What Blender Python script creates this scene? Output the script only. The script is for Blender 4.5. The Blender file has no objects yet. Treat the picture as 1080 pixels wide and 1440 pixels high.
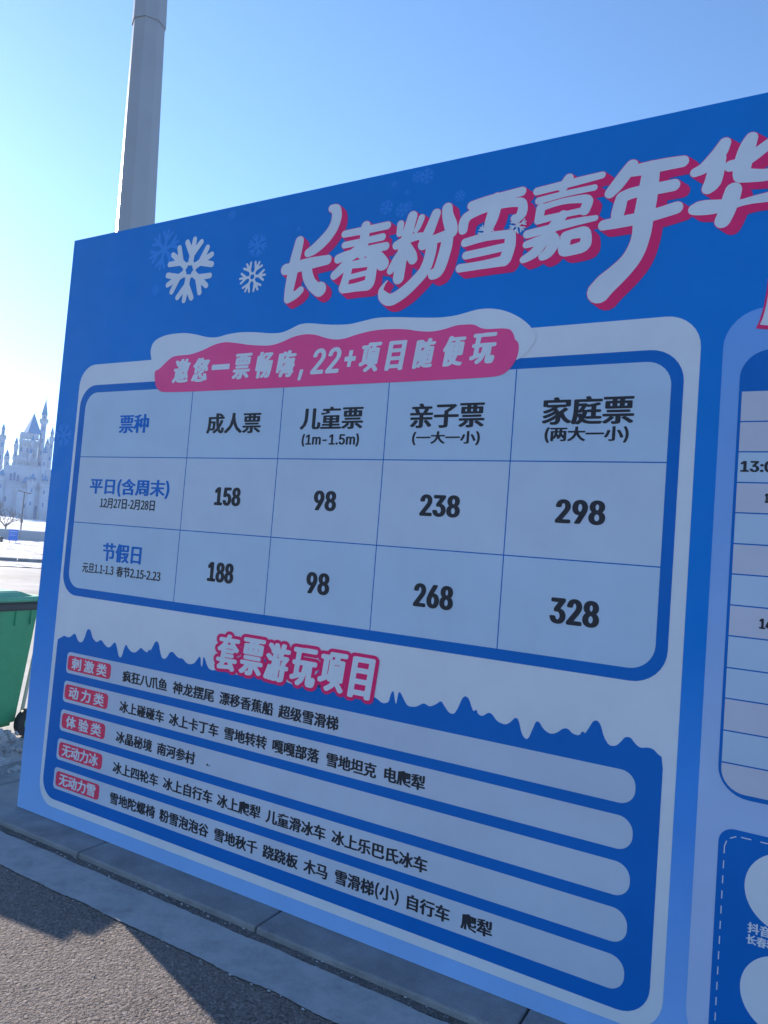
import bpy, bmesh, math, random, json
from mathutils import Vector, Matrix, geometry, noise
random.seed(7)
SC = bpy.context.scene
COL = SC.collection

# ---------------------------------------------------------------- camera
cam_data = bpy.data.cameras.new('camera')
cam = bpy.data.objects.new('camera', cam_data); COL.objects.link(cam)
RX = Vector((0.86727567, 0.4915788, 0.07863335)); UP = Vector((-0.04393898, -0.08175036, 0.99568381)); FW = Vector((-0.49588535, 0.86698741, 0.04930062))
cam.matrix_world = Matrix(((RX.x, UP.x, -FW.x, 3.61516), (RX.y, UP.y, -FW.y, -2.57791), (RX.z, UP.z, -FW.z, 1.55), (0, 0, 0, 1)))
cam_data.sensor_width = 36; cam_data.lens = 36 * 1024.7426 / 1440
cam_data.clip_start = 0.05; cam_data.clip_end = 5000
SC.camera = cam

# ---------------------------------------------------------------- sky, sun, exposure
SUN_DIR = Vector((-0.952, 0.308, 0)).normalized()     # towards the sun, on the ground
SUN_EL = math.radians(21)
world = bpy.data.worlds.new('World'); SC.world = world; world.use_nodes = True
wn = world.node_tree
sky = wn.nodes.new('ShaderNodeTexSky'); sky.sky_type = 'NISHITA'; sky.sun_disc = False
sky.sun_elevation = SUN_EL
sky.sun_rotation = math.atan2(SUN_DIR.x, SUN_DIR.y)
sky.altitude = 200; sky.air_density = 1.1; sky.dust_density = 0.1; sky.ozone_density = 5.5
bg = wn.nodes['Background']; bg.inputs['Strength'].default_value = 0.15
wn.links.new(sky.outputs[0], bg.inputs['Color'])
sun_data = bpy.data.lights.new('sun', 'SUN'); sun_data.energy = 5.0; sun_data.angle = math.radians(0.5); sun_data.color = (1.0, 0.89, 0.76)
sun = bpy.data.objects.new('sun', sun_data); COL.objects.link(sun)
sd = Vector((SUN_DIR.x * math.cos(SUN_EL), SUN_DIR.y * math.cos(SUN_EL), math.sin(SUN_EL)))
sun.rotation_euler = sd.to_track_quat('Z', 'Y').to_euler(); sun.location = (0, 0, 20)
vs = SC.view_settings; vs.view_transform = 'Standard'; vs.look = 'None'; vs.gamma = 1; vs.use_curve_mapping = False
vs.exposure = 0.85

# ---------------------------------------------------------------- helpers
def mat(name, col, rough=0.6, bump=0.0, scale=20, var=0.0, vscale=3, metal=0.0, spec=0.5, detail=6):
    m = bpy.data.materials.new(name); m.use_nodes = True; t = m.node_tree; n = t.nodes; b = n['Principled BSDF']
    b.inputs['Base Color'].default_value = (*col, 1); b.inputs['Roughness'].default_value = rough; b.inputs['Metallic'].default_value = metal
    b.inputs['Specular IOR Level'].default_value = spec
    tc = n.new('ShaderNodeTexCoord')
    if var:
        nz = n.new('ShaderNodeTexNoise'); nz.inputs['Scale'].default_value = vscale; nz.inputs['Detail'].default_value = detail; nz.inputs['Roughness'].default_value = .65
        t.links.new(tc.outputs['Object'], nz.inputs['Vector'])
        r = n.new('ShaderNodeMapRange'); r.inputs[1].default_value = .3; r.inputs[2].default_value = .7; r.inputs[3].default_value = 1 - var; r.inputs[4].default_value = 1 + var
        t.links.new(nz.outputs[0], r.inputs[0])
        v = n.new('ShaderNodeVectorMath'); v.operation = 'SCALE'; v.inputs[0].default_value = col
        t.links.new(r.outputs[0], v.inputs['Scale']); t.links.new(v.outputs[0], b.inputs['Base Color'])
    if bump:
        nb = n.new('ShaderNodeTexNoise'); nb.inputs['Scale'].default_value = scale; nb.inputs['Detail'].default_value = 6
        t.links.new(tc.outputs['Object'], nb.inputs['Vector'])
        bp = n.new('ShaderNodeBump'); bp.inputs['Strength'].default_value = bump; bp.inputs['Distance'].default_value = .02
        t.links.new(nb.outputs[0], bp.inputs['Height']); t.links.new(bp.outputs[0], b.inputs['Normal'])
    return m
def ramp(n, t, src, stops):
    r = n.new('ShaderNodeValToRGB'); e = r.color_ramp.elements
    while len(e) < len(stops): e.new(.5)
    for k, (p, c) in enumerate(stops): e[k].position = p; e[k].color = (*c, 1)
    t.links.new(src, r.inputs[0]); return r
def print_mat(name, col, grad=None):
    """ink on stretched vinyl: faint mottling, weave, soft sheen; grad = stops over the height of the board (0..3.14 m)"""
    m = mat(name, col, rough=.42, spec=.18); t = m.node_tree; n = t.nodes; b = n['Principled BSDF']; tc = n['Texture Coordinate']
    base = None
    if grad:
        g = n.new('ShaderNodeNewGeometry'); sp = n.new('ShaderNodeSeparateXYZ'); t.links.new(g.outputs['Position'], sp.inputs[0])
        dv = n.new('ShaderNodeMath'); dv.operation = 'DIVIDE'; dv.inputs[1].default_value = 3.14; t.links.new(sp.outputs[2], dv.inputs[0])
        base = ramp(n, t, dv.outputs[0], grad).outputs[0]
    g2 = n.new('ShaderNodeNewGeometry')
    nz = n.new('ShaderNodeTexNoise'); nz.inputs['Scale'].default_value = 2.2; nz.inputs['Detail'].default_value = 7; nz.inputs['Roughness'].default_value = .7
    t.links.new(g2.outputs['Position'], nz.inputs['Vector'])
    r = n.new('ShaderNodeMapRange'); r.inputs[1].default_value = .3; r.inputs[2].default_value = .7; r.inputs[3].default_value = .93; r.inputs[4].default_value = 1.05
    t.links.new(nz.outputs[0], r.inputs[0])
    v = n.new('ShaderNodeVectorMath'); v.operation = 'SCALE'
    if base: t.links.new(base, v.inputs[0])
    else: v.inputs[0].default_value = col
    t.links.new(r.outputs[0], v.inputs['Scale']); t.links.new(v.outputs[0], b.inputs['Base Color'])
    wv = n.new('ShaderNodeTexWave'); wv.inputs['Scale'].default_value = 120; wv.inputs['Distortion'].default_value = 1.5
    t.links.new(g2.outputs['Position'], wv.inputs['Vector'])
    n3 = n.new('ShaderNodeTexNoise'); n3.inputs['Scale'].default_value = 1.6; n3.inputs['Detail'].default_value = 3
    mp = n.new('ShaderNodeMapping'); mp.inputs['Scale'].default_value = (1, 1, .35); t.links.new(g2.outputs['Position'], mp.inputs[0]); t.links.new(mp.outputs[0], n3.inputs['Vector'])
    sc = n.new('ShaderNodeTexNoise'); sc.inputs['Scale'].default_value = 9; sc.inputs['Detail'].default_value = 8; t.links.new(g2.outputs['Position'], sc.inputs['Vector'])
    rr_ = n.new('ShaderNodeMapRange'); rr_.inputs[1].default_value = .3; rr_.inputs[2].default_value = .7; rr_.inputs[3].default_value = .34; rr_.inputs[4].default_value = .6
    t.links.new(sc.outputs[0], rr_.inputs[0]); t.links.new(rr_.outputs[0], b.inputs['Roughness'])
    b1 = n.new('ShaderNodeBump'); b1.inputs['Strength'].default_value = .12; b1.inputs['Distance'].default_value = .0008; t.links.new(wv.outputs[1], b1.inputs['Height'])
    b2 = n.new('ShaderNodeBump'); b2.inputs['Strength'].default_value = .6; b2.inputs['Distance'].default_value = .022; t.links.new(n3.outputs[0], b2.inputs['Height'])
    t.links.new(b1.outputs[0], b2.inputs['Normal']); t.links.new(b2.outputs[0], b.inputs['Normal'])
    return m
def obj(name, me, m=None, parent=None, loc=None):
    if isinstance(me, bmesh.types.BMesh):
        bm = me; me = bpy.data.meshes.new(name); bm.to_mesh(me); bm.free()
    o = bpy.data.objects.new(name, me); COL.objects.link(o)
    if m: me.materials.clear(); me.materials.append(m)
    if parent: o.parent = parent
    if loc is not None: o.location = loc
    return o
def tag(o, label=None, cat=None, group=None, kind=None):
    if label: o['label'] = label
    if cat: o['category'] = cat
    if group: o['group'] = group
    if kind: o['kind'] = kind
    return o
def empty(name, loc=(0, 0, 0), rz=0):
    o = bpy.data.objects.new(name, None); COL.objects.link(o); o.location = loc; o.rotation_euler = (0, 0, rz); o.empty_display_size = .2
    return o
def box(bm, x0, x1, y0, y1, z0, z1, bev=0):
    r = bmesh.ops.create_cube(bm, size=1, matrix=Matrix.Translation(((x0+x1)/2, (y0+y1)/2, (z0+z1)/2)) @ Matrix.Diagonal((x1-x0, y1-y0, z1-z0, 1)))
    if bev:
        ed = list({e for v in r['verts'] for e in v.link_edges})
        bmesh.ops.bevel(bm, geom=ed, offset=bev, segments=2, affect='EDGES', profile=.5)
    return r['verts']
def cone(bm, p, r0, r1, h, seg=16, axis='Z', smooth=True):
    M = Matrix.Translation(Vector(p) + (Vector((0, 0, h/2)) if axis == 'Z' else Vector((0, 0, 0))))
    if axis == 'X': M = M @ Matrix.Rotation(math.pi/2, 4, 'Y')
    if axis == 'Y': M = M @ Matrix.Rotation(math.pi/2, 4, 'X')
    r = bmesh.ops.create_cone(bm, cap_ends=True, segments=seg, radius1=r0, radius2=max(r1, 1e-4), depth=h, matrix=M)
    if smooth:
        for v in r['verts']:
            for f in v.link_faces:
                if len(f.verts) == 4: f.smooth = True
    return r['verts']
def tube(bm, a, b, r0, r1, seg=6):
    a, b = Vector(a), Vector(b); d = b - a
    M = Matrix.Translation((a+b)/2) @ d.to_track_quat('Z', 'Y').to_matrix().to_4x4()
    bmesh.ops.create_cone(bm, cap_ends=False, segments=seg, radius1=r0, radius2=r1, depth=d.length, matrix=M)

# flat print: everything lies on the board's front (plane y = 0), a fraction of a millimetre per layer of ink
LAY = 0.0006
def flat(name, polys, m, parent, layer):
    """union of closed (x, z) outlines as one flat sheet in front of the board"""
    vs_, fs = [], []
    polys = [p if sum(p[k-1][0]*p[k][1]-p[k][0]*p[k-1][1] for k in range(len(p))) > 0 else p[::-1] for p in polys]
    for p in polys:
        fs.append(list(range(len(vs_), len(vs_)+len(p)))); vs_ += [Vector(q) for q in p]
    if len(polys) == 1 and len(polys[0]) < 80:
        tris = geometry.tessellate_polygon([[Vector((q[0], q[1], 0)) for q in polys[0]]])
        v, f = [tuple(q) for q in polys[0]], [tuple(x) for x in tris]
    else:
        r = geometry.delaunay_2d_cdt(vs_, [], fs, 1, 1e-6); v, f = r[0], [t for t, src in zip(r[2], r[5]) if src]
    me = bpy.data.meshes.new(name)
    y = -layer * LAY
    F = []
    for t in f:
        a = sum(v[t[k]][0]*v[t[(k+1) % len(t)]][1] - v[t[(k+1) % len(t)]][0]*v[t[k]][1] for k in range(len(t)))
        F.append(t if a > 0 else tuple(reversed(t)))
    me.from_pydata([(q[0], y, q[1]) for q in v], [], F)
    return obj(name, me, m, parent)
def rrect(x0, x1, z0, z1, r, n=8):
    """r: one radius, or four (bl, br, tr, tl)"""
    R = r if isinstance(r, (tuple, list)) else (r,)*4; out = []
    for (cx, cz, a0), q in zip(((x0, z0, 180), (x1, z0, 270), (x1, z1, 0), (x0, z1, 90)), R):
        sx = 1 if cx == x0 else -1; sz = 1 if cz == z0 else -1
        if q <= 0: out.append((cx, cz)); continue
        for k in range(n+1):
            a = math.radians(a0 + 90*k/n); out.append((cx+sx*q+q*math.cos(a), cz+sz*q+q*math.sin(a)))
    return out
def circle(cx, cz, r, n=24): return [(cx+r*math.cos(2*math.pi*k/n), cz+r*math.sin(2*math.pi*k/n)) for k in range(n)]
def hull(pts):
    idx = geometry.convex_hull_2d([Vector(p) for p in pts]); return [pts[i] for i in idx]
def capsule(a, b, ra, rb, sweep=(0, 0), n=14):
    pts = []
    for sw in ((0, 0), sweep) if sweep != (0, 0) else ((0, 0),):
        pts += circle(a[0]+sw[0], a[1]+sw[1], ra, n) + circle(b[0]+sw[0], b[1]+sw[1], rb, n)
    return hull(pts)
def smooth_line(s):
    """Catmull-Rom through (x, z, r) points"""
    if len(s) < 3: return s
    out = []
    for i in range(len(s)-1):
        p0, p1, p2, p3 = s[max(i-1, 0)], s[i], s[i+1], s[min(i+2, len(s)-1)]
        for k in range(3):
            t = k/3
            out.append(tuple(.5*(2*b+(c-a)*t+(2*a-5*b+4*c-d)*t*t+(3*b-a-3*c+d)*t**3) for a, b, c, d in zip(p0, p1, p2, p3)))
    return out + [s[-1]]

def smooth_loop(p, rounds=2, closed=True):
    """corner cutting"""
    for _ in range(rounds):
        out = []; n = len(p)
        for i in range(n if closed else n-1):
            a, b = p[i], p[(i+1) % n]
            out += [(a[0]*.78+b[0]*.22, a[1]*.78+b[1]*.22), (a[0]*.22+b[0]*.78, a[1]*.22+b[1]*.78)]
        if not closed: out = [p[0]] + out + [p[-1]]
        p = out
    return p
FONT = CJK = None
try:
    import os
    FONT = bpy.data.fonts.load(os.path.join(bpy.utils.system_resource('DATAFILES', path='fonts'), 'Inter.woff2'))
    CJK = bpy.data.fonts.load(os.path.join(bpy.utils.system_resource('DATAFILES', path='fonts'), 'Noto Sans CJK Regular.woff2'))
except Exception: pass
_glyph = {}
def glyphs(s):
    if s not in _glyph:
        c = bpy.data.curves.new('lettering', 'FONT'); c.body = s; c.resolution_u = 3
        if FONT and all(ord(q) < 256 for q in s): c.font = FONT
        elif CJK: c.font = CJK
        o = bpy.data.objects.new('lettering', c); COL.objects.link(o)
        me = bpy.data.meshes.new_from_object(o.evaluated_get(bpy.context.evaluated_depsgraph_get()))
        bpy.data.objects.remove(o); bpy.data.curves.remove(c)
        v = [(q.co.x, q.co.y) for q in me.vertices]; f = [tuple(p.vertices) for p in me.polygons]
        bpy.data.meshes.remove(me); _glyph[s] = (v, f)
    return _glyph[s]
def text(s, x0, x1, z0, z1, m, parent, layer, bold=.1, shear=0.0, ring=8, boldx=None):
    if boldx is None: boldx = bold; bold = bold*.45
    """lettering set into the box x0..x1, z0..z1 (ink extents); bold = stroke gain in parts of the height"""
    v, f = glyphs(s); h = z1-z0; b = bold*h; bx = (boldx if boldx is not None else bold)*h
    X0, X1 = min(p[0] for p in v), max(p[0] for p in v); Y0, Y1 = min(p[1] for p in v), max(p[1] for p in v)
    sh = abs(shear)*h
    def T(p):
        x = x0+bx + (p[0]-X0)/(X1-X0)*(x1-x0-2*bx-sh); z = z0+b + ((p[1]-Y0)/max(Y1-Y0, 1e-6))*(h-2*b)
        return x + (z-z0)*shear, z
    base = [T(p) for p in v]; V, F = [], []
    offs = [(0, 0)] + [(bx*math.cos(2*math.pi*k/ring), b*math.sin(2*math.pi*k/ring)) for k in range(ring)]
    if bold > .09: offs += [(bx*.5*math.cos(2*math.pi*(k+.5)/6), b*.5*math.sin(2*math.pi*(k+.5)/6)) for k in range(6)]
    for k, (ox, oz) in enumerate(offs):
        n = len(V); y = -layer*LAY - k*.00003
        V += [(p[0]+ox, y, p[1]+oz) for p in base]; F += [tuple(i+n for i in t) for t in f]
    me = bpy.data.meshes.new('lettering'); me.from_pydata(V, [], F)
    return obj('lettering', me, m, parent)
ICICLE=[[199,926],[209,933],[232,944],[247,954],[280,947],[303,955],[328,976],[340,969],[360,942],[377,934],[397,939],[411,964],[421,1001],[435,1013],[452,1005],[468,975],[481,963],[505,951],[526,964],[540,968],[565,949],[589,937],[608,940],[630,963],[643,971],[656,951],[674,909],[687,898],[700,908],[709,948],[722,972],[739,953],[763,938],[791,938],[810,952],[828,969],[848,958],[872,949],[886,968],[895,962],[908,985],[919,1006],[931,1014],[946,1005],[961,964],[975,939],[995,935],[1013,952],[1023,972],[1042,978],[1064,964],[1084,953],[1110,956],[1137,937],[1163,935],[1187,944],[1203,965],[1216,981],[1223,973],[1228,941],[1234,933],[1238,947],[1238,982],[1249,976],[1265,947],[1281,931],[1306,928],[1315,932],[1386,939],[1446,928],[1502,940],[1566,966],[1594,1022],[1610,1021],[1627,967],[1711,945],[1786,932],[1857,944],[1880,1015],[1896,1016],[1911,960],[2007,935],[2083,948],[2157,953],[2176,948],[2204,933],[2231,942],[2236,970],[2243,988],[2250,989],[2256,962],[2262,942],[2266,944],[2271,989],[2280,990],[2300,961],[2314,945],[2326,942],[2354,946],[2374,960],[2388,966],[2410,956],[2437,970],[2457,988],[2472,970],[2494,947],[2515,947],[2529,974],[2543,1013],[2556,1022],[2570,1014],[2586,978],[2593,971],[2602,981],[2610,964],[2627,959],[2651,978],[2665,974],[2686,951],[2718,945],[2736,957],[2753,978],[2766,974],[2781,925],[2795,910],[2807,912],[2820,949],[2830,978],[2842,979],[2858,957],[2883,944],[2906,951],[2928,972],[2945,975],[2963,960],[2986,958],[2996,977],[3005,968],[3018,993],[3030,1017],[3044,1021],[3056,1008],[3069,969],[3087,945],[3109,947],[3124,963],[3137,983],[3155,986],[3172,967],[3188,957],[3214,964],[3230,961],[3246,947],[3256,942]]
SNOW_CAP=[[753,2348],[730,2363],[709,2415],[696,2457],[705,2497],[737,2520],[805,2536],[914,2537],[995,2524],[1076,2502],[1141,2495],[1214,2507],[1287,2510],[1371,2504],[1466,2490],[1535,2487],[1589,2503],[1631,2519],[1685,2520],[1793,2502],[1896,2495],[1965,2504],[2032,2513],[2128,2507],[2230,2495],[2328,2486],[2397,2488],[2447,2497],[2490,2505],[2539,2504],[2588,2494],[2629,2477],[2670,2453],[2703,2425],[2724,2397],[2737,2366],[2681,2296],[2619,2290],[2005,2384],[1014,2377]]
PINK=[[738,2352],[772,2360],[810,2389],[854,2419],[901,2423],[982,2422],[1058,2438],[1132,2462],[1194,2470],[1256,2462],[1355,2443],[1473,2431],[1539,2443],[1604,2465],[1669,2471],[1723,2465],[1778,2445],[1831,2433],[1882,2434],[1940,2448],[2018,2459],[2094,2459],[2169,2453],[2244,2437],[2298,2431],[2350,2436],[2400,2448],[2422,2449],[2478,2447],[2507,2429],[2535,2422],[2599,2421],[2631,2414],[2647,2389],[2650,2374],[2664,2363],[2670,2342],[2665,2302],[2642,2263],[2613,2240],[2570,2233],[2290,2232],[1326,2235],[816,2239],[779,2254],[755,2280]]
FOOT=[[3464,2349],[3473,2372],[3483,2417],[3489,2468],[3491,2510],[3523,2506],[3534,2440],[3530,2371],[3511,2341]]
STROKES={"长":[[[1753,3031,15],[1778,3021,22],[1785,2987,24],[1775,2948,24],[1752,2914,25],[1715,2881,25],[1678,2857,23],[1644,2844,18]],[[1591,2905,22],[1584,2868,24],[1573,2814,26],[1565,2751,26],[1557,2697,24],[1552,2643,20]],[[1552,2643,20],[1595,2658,18],[1620,2676,16]],[[1524,2782,24],[1581,2786,25],[1657,2794,25],[1753,2798,21]],[[1642,2787,26],[1652,2741,26],[1678,2697,25],[1719,2666,27],[1726,2669,31]]],"春":[[[1834,2902,15],[1937,2904,16],[2049,2908,16]],[[1941,2921,21],[1938,2897,21]],[[1839,2852,14],[1932,2856,14],[2029,2861,15]],[[1811,2794,19],[1866,2807,18],[1965,2815,17],[2048,2818,17]],[[1937,2906,23],[1939,2862,21],[1932,2803,23]],[[1920,2821,26],[1867,2794,23],[1850,2761,21],[1797,2722,18]],[[1966,2807,23],[2013,2779,23],[2045,2745,23],[2036,2739,23]],[[1871,2749,18],[1857,2690,19],[1847,2660,19]],[[1991,2752,19],[1988,2726,23],[1983,2675,24],[1975,2661,23]],[[1871,2758,14],[1931,2759,18],[1980,2762,21]],[[1871,2704,11],[1965,2714,11]],[[1852,2655,18],[1911,2656,18],[1970,2660,23]]],"粉":[[[2113,2903,15],[2111,2864,14]],[[2167,2928,21],[2153,2873,23],[2138,2808,24],[2129,2751,24],[2122,2672,24]],[[2210,2915,14],[2197,2879,12],[2187,2864,10]],[[2100,2814,17],[2137,2829,17],[2191,2838,15],[2237,2837,12]],[[2140,2787,20],[2114,2761,19],[2094,2730,17],[2080,2708,15]],[[2154,2794,22],[2175,2761,23],[2183,2744,20]],[[2276,2922,19],[2264,2889,20],[2245,2843,22],[2224,2825,17]],[[2325,2936,21],[2329,2904,23],[2346,2860,26],[2354,2835,21]],[[2226,2800,22],[2275,2814,18],[2335,2825,21]],[[2336,2817,23],[2331,2773,25],[2318,2718,25],[2303,2679,23],[2282,2669,21]],[[2266,2807,23],[2263,2758,23],[2244,2694,23],[2199,2646,23],[2147,2606,24],[2093,2583,24],[2058,2599,22],[2043,2626,12],[2053,2649,6],[2068,2666,3]]],"雪":[[[2430,2929,16],[2490,2937,18],[2571,2945,17],[2636,2950,17]],[[2401,2835,18],[2403,2867,20],[2422,2890,18],[2492,2908,16],[2573,2913,16],[2629,2909,17],[2644,2895,17],[2642,2864,19],[2627,2847,16],[2614,2849,14]],[[2535,2941,21],[2530,2898,24],[2520,2860,24],[2508,2823,18]],[[2414,2781,16],[2501,2792,16],[2602,2789,16]],[[2603,2781,20],[2602,2738,22],[2589,2694,23]],[[2422,2728,15],[2505,2734,15],[2586,2741,15]],[[2399,2679,16],[2493,2681,16],[2586,2686,20]]],"嘉":[[[2697,2939,14],[2765,2944,14],[2846,2950,14],[2938,2957,12]],[[2816,2967,17],[2796,2937,17]],[[2706,2901,13],[2805,2911,11],[2913,2915,11]],[[2713,2871,12],[2799,2883,11],[2880,2879,15],[2896,2867,15]],[[2717,2871,17],[2711,2826,15]],[[2892,2860,18],[2883,2836,18]],[[2709,2824,14],[2795,2831,11],[2883,2836,12]],[[2803,2830,17],[2786,2803,17]],[[2670,2777,15],[2739,2784,15],[2842,2796,14],[2924,2800,10]],[[2775,2805,15],[2755,2770,21],[2734,2735,18],[2699,2698,18],[2661,2680,13]],[[2669,2737,13],[2718,2745,17],[2771,2749,19],[2773,2722,20],[2756,2694,19],[2736,2683,15]],[[2820,2745,20],[2859,2756,16],[2888,2754,18],[2895,2727,19],[2888,2702,21],[2849,2693,19],[2816,2695,20],[2817,2727,20]],[[2838,2750,15],[2881,2750,16]]],"年":[[[3042,2972,20],[3021,2945,22],[2996,2912,22],[2971,2884,18]],[[3035,2952,19],[3095,2952,22],[3154,2954,21],[3211,2953,19]],[[3016,2861,20],[3053,2871,19],[3120,2872,20],[3186,2874,20]],[[3013,2858,20],[3005,2816,22],[3000,2785,19]],[[2955,2768,18],[3018,2771,20],[3112,2777,20],[3200,2792,20]],[[3109,2948,27],[3104,2892,30],[3099,2829,32],[3092,2773,32],[3089,2717,30],[3075,2662,30],[3048,2616,32],[3010,2578,35],[2977,2550,38],[2954,2524,39]]],"华":[[[3341,2990,18],[3328,2964,22],[3306,2937,22],[3279,2915,18],[3253,2906,15]],[[3323,2941,23],[3317,2894,25],[3310,2861,25],[3297,2843,19]],[[3421,2991,18],[3411,2963,23],[3402,2925,26],[3396,2879,24],[3396,2869,22]],[[3362,2907,18],[3391,2910,19],[3426,2927,18],[3459,2950,17],[3481,2965,16]],[[3396,2869,23],[3440,2860,20],[3475,2857,19],[3514,2869,20],[3524,2900,20]],[[3256,2776,17],[3277,2778,23],[3314,2775,23],[3362,2774,18],[3398,2775,11],[3433,2779,12],[3478,2781,15],[3523,2783,16]],[[3375,2822,24],[3368,2790,26],[3358,2751,24],[3347,2723,23]]]}
TEXT=[["票种",0.5171,0.7358,2.0361,2.1337],["成人票",1.1281,1.4605,2.0276,2.1258],["儿童票",1.68,2.0066,2.0405,2.1396],["(1m-1.5m)",1.6972,1.9943,1.9659,2.0216],["亲子票",2.2278,2.551,2.0397,2.1405],["(一大一小)",2.2445,2.538,1.9704,2.0266],["家庭票",2.7761,3.1025,2.0444,2.147],["(两大一小)",2.7905,3.0886,1.9783,2.0378],["平日(含周末)",0.3353,0.9221,1.7055,1.7995],["12月27日-2月28日",0.4287,0.8319,1.6425,1.6959],["158",1.2197,1.3789,1.6874,1.7739],["98",1.7885,1.9057,1.6881,1.7728],["238",2.3032,2.4769,1.6876,1.7752],["298",2.8502,3.0271,1.6881,1.7786],["节假日",0.4844,0.7711,1.3702,1.4649],["元旦1.1-1.3",0.3399,0.5811,1.2991,1.3499],["春节2.15-2.23",0.6012,0.9168,1.2981,1.3518],["188",1.2186,1.3772,1.3298,1.4225],["98b",1.7853,1.906,1.3287,1.4306],["268",2.3056,2.4767,1.3281,1.4294],["328",2.8536,3.0283,1.3321,1.4302],["刺 激 类",0.3333,0.6072,0.7832,0.8446],["无动力冰",0.3253,0.6012,0.3375,0.4006],["无动力雪",0.3223,0.6021,0.1871,0.2517],["疯狂八爪鱼",0.7189,1.0287,0.8088,0.8125],["神龙摆尾",1.0645,1.3269,0.8131,0.8146],["漂移香蕉船",1.3585,1.6682,0.8109,0.8184],["超级雪滑梯",1.6957,2.0068,0.8186,0.8158],["冰上碰碰车",0.718,1.0273,0.6683,0.6658],["冰上卡丁车",1.0597,1.3703,0.6693,0.6603],["雪地转转",1.4047,1.6491,0.6672,0.6582],["嘎嘎部落",1.6791,1.9255,0.6653,0.6605],["雪地坦克",1.9607,2.2014,0.6684,0.6605],["电爬犁",2.2361,2.4172,0.6738,0.6644],["冰晶秘境",0.7129,0.9665,0.5164,0.5092],["南河参村",1.0001,1.2459,0.5186,0.5139],["冰上四轮车",0.7116,1.0271,0.3691,0.3664],["冰上自行车",1.0587,1.37,0.3736,0.367],["冰上爬犁",1.3975,1.6465,0.375,0.3712],["儿童滑冰车",1.6755,1.9869,0.368,0.3779],["冰上乐巴氏冰车",2.0161,2.4517,0.3742,0.3676],["雪地陀螺椅",0.712,1.0261,0.2166,0.2119],["粉雪泡泡谷",1.054,1.3647,0.2205,0.2142],["雪地秋千",1.3978,1.6466,0.2173,0.2116],["跷跷板",1.6748,1.8629,0.2146,0.2082],["木马",1.8913,2.0121,0.2126,0.2144],["雪滑梯",2.0472,2.231,0.218,0.2187],["(小)",2.2357,2.3417,0.2133,0.2156],["自行车",2.377,2.5561,0.217,0.2129],["爬犁",2.6006,2.7237,0.2173,0.2167],["套",1.3214,1.4514,0.9403,1.0985],["票",1.4613,1.5926,0.9397,1.1033],["游",1.6009,1.7289,0.9311,1.0996],["玩",1.7447,1.8791,0.9336,1.0982],["项",1.8889,2.0269,0.9369,1.1017],["目",2.0311,2.1593,0.9294,1.1047]]

# ================================================================ MATERIALS
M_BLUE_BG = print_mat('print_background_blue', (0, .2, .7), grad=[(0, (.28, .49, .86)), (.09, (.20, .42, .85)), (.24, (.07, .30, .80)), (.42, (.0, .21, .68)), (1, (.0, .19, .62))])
M_BLUE = print_mat('print_blue', (.0, .145, .52))
M_WHITE = print_mat('print_white', (.72, .73, .79))
M_TITLE = M_WHITE
M_CELL_A = print_mat('print_cell_blue', (.51, .62, .77)); M_CELL_B = print_mat('print_cell_white', (.565, .635, .755)); M_BAR = print_mat('print_bar', (.55, .60, .72))
M_ROW_P = print_mat('print_row_rose', (.60, .585, .68))
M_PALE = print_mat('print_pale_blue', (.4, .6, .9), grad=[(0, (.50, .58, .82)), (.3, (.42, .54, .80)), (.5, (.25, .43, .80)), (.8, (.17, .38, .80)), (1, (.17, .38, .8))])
M_MAG = print_mat('print_magenta', (.86, .025, .16)); M_PINK = print_mat('print_pink', (.93, .085, .28)); M_RED = print_mat('print_red', (.86, .055, .13))
M_INK = print_mat('print_ink', (.035, .035, .045)); M_INKB = print_mat('print_ink_blue', (.0, .15, .55)); M_STAR = print_mat('print_faint_star', (.035, .26, .76))
M_STEEL = mat('galvanised_steel', (.45, .46, .48), .4, metal=.9, var=.2)
M_EDGE = mat('vinyl_edge', (.35, .5, .8), .6)

# ================================================================ GROUND
F0 = Vector((3.615, -2.578, 0)); E1 = Vector((-.8298, .5580, 0)); E2 = Vector((.5580, .8298, 0))
AZ = math.atan2(E2.y, E2.x)                              # the far side of the place is laid out along a street that runs across E1
def place(s, d, z=0): return F0 + E1*d + E2*s + Vector((0, 0, z))
def lmat(): return Matrix(((E2.x, E1.x, 0, F0.x), (E2.y, E1.y, 0, F0.y), (0, 0, 1, 0), (0, 0, 0, 1)))   # (s, d, z) -> world

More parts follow.
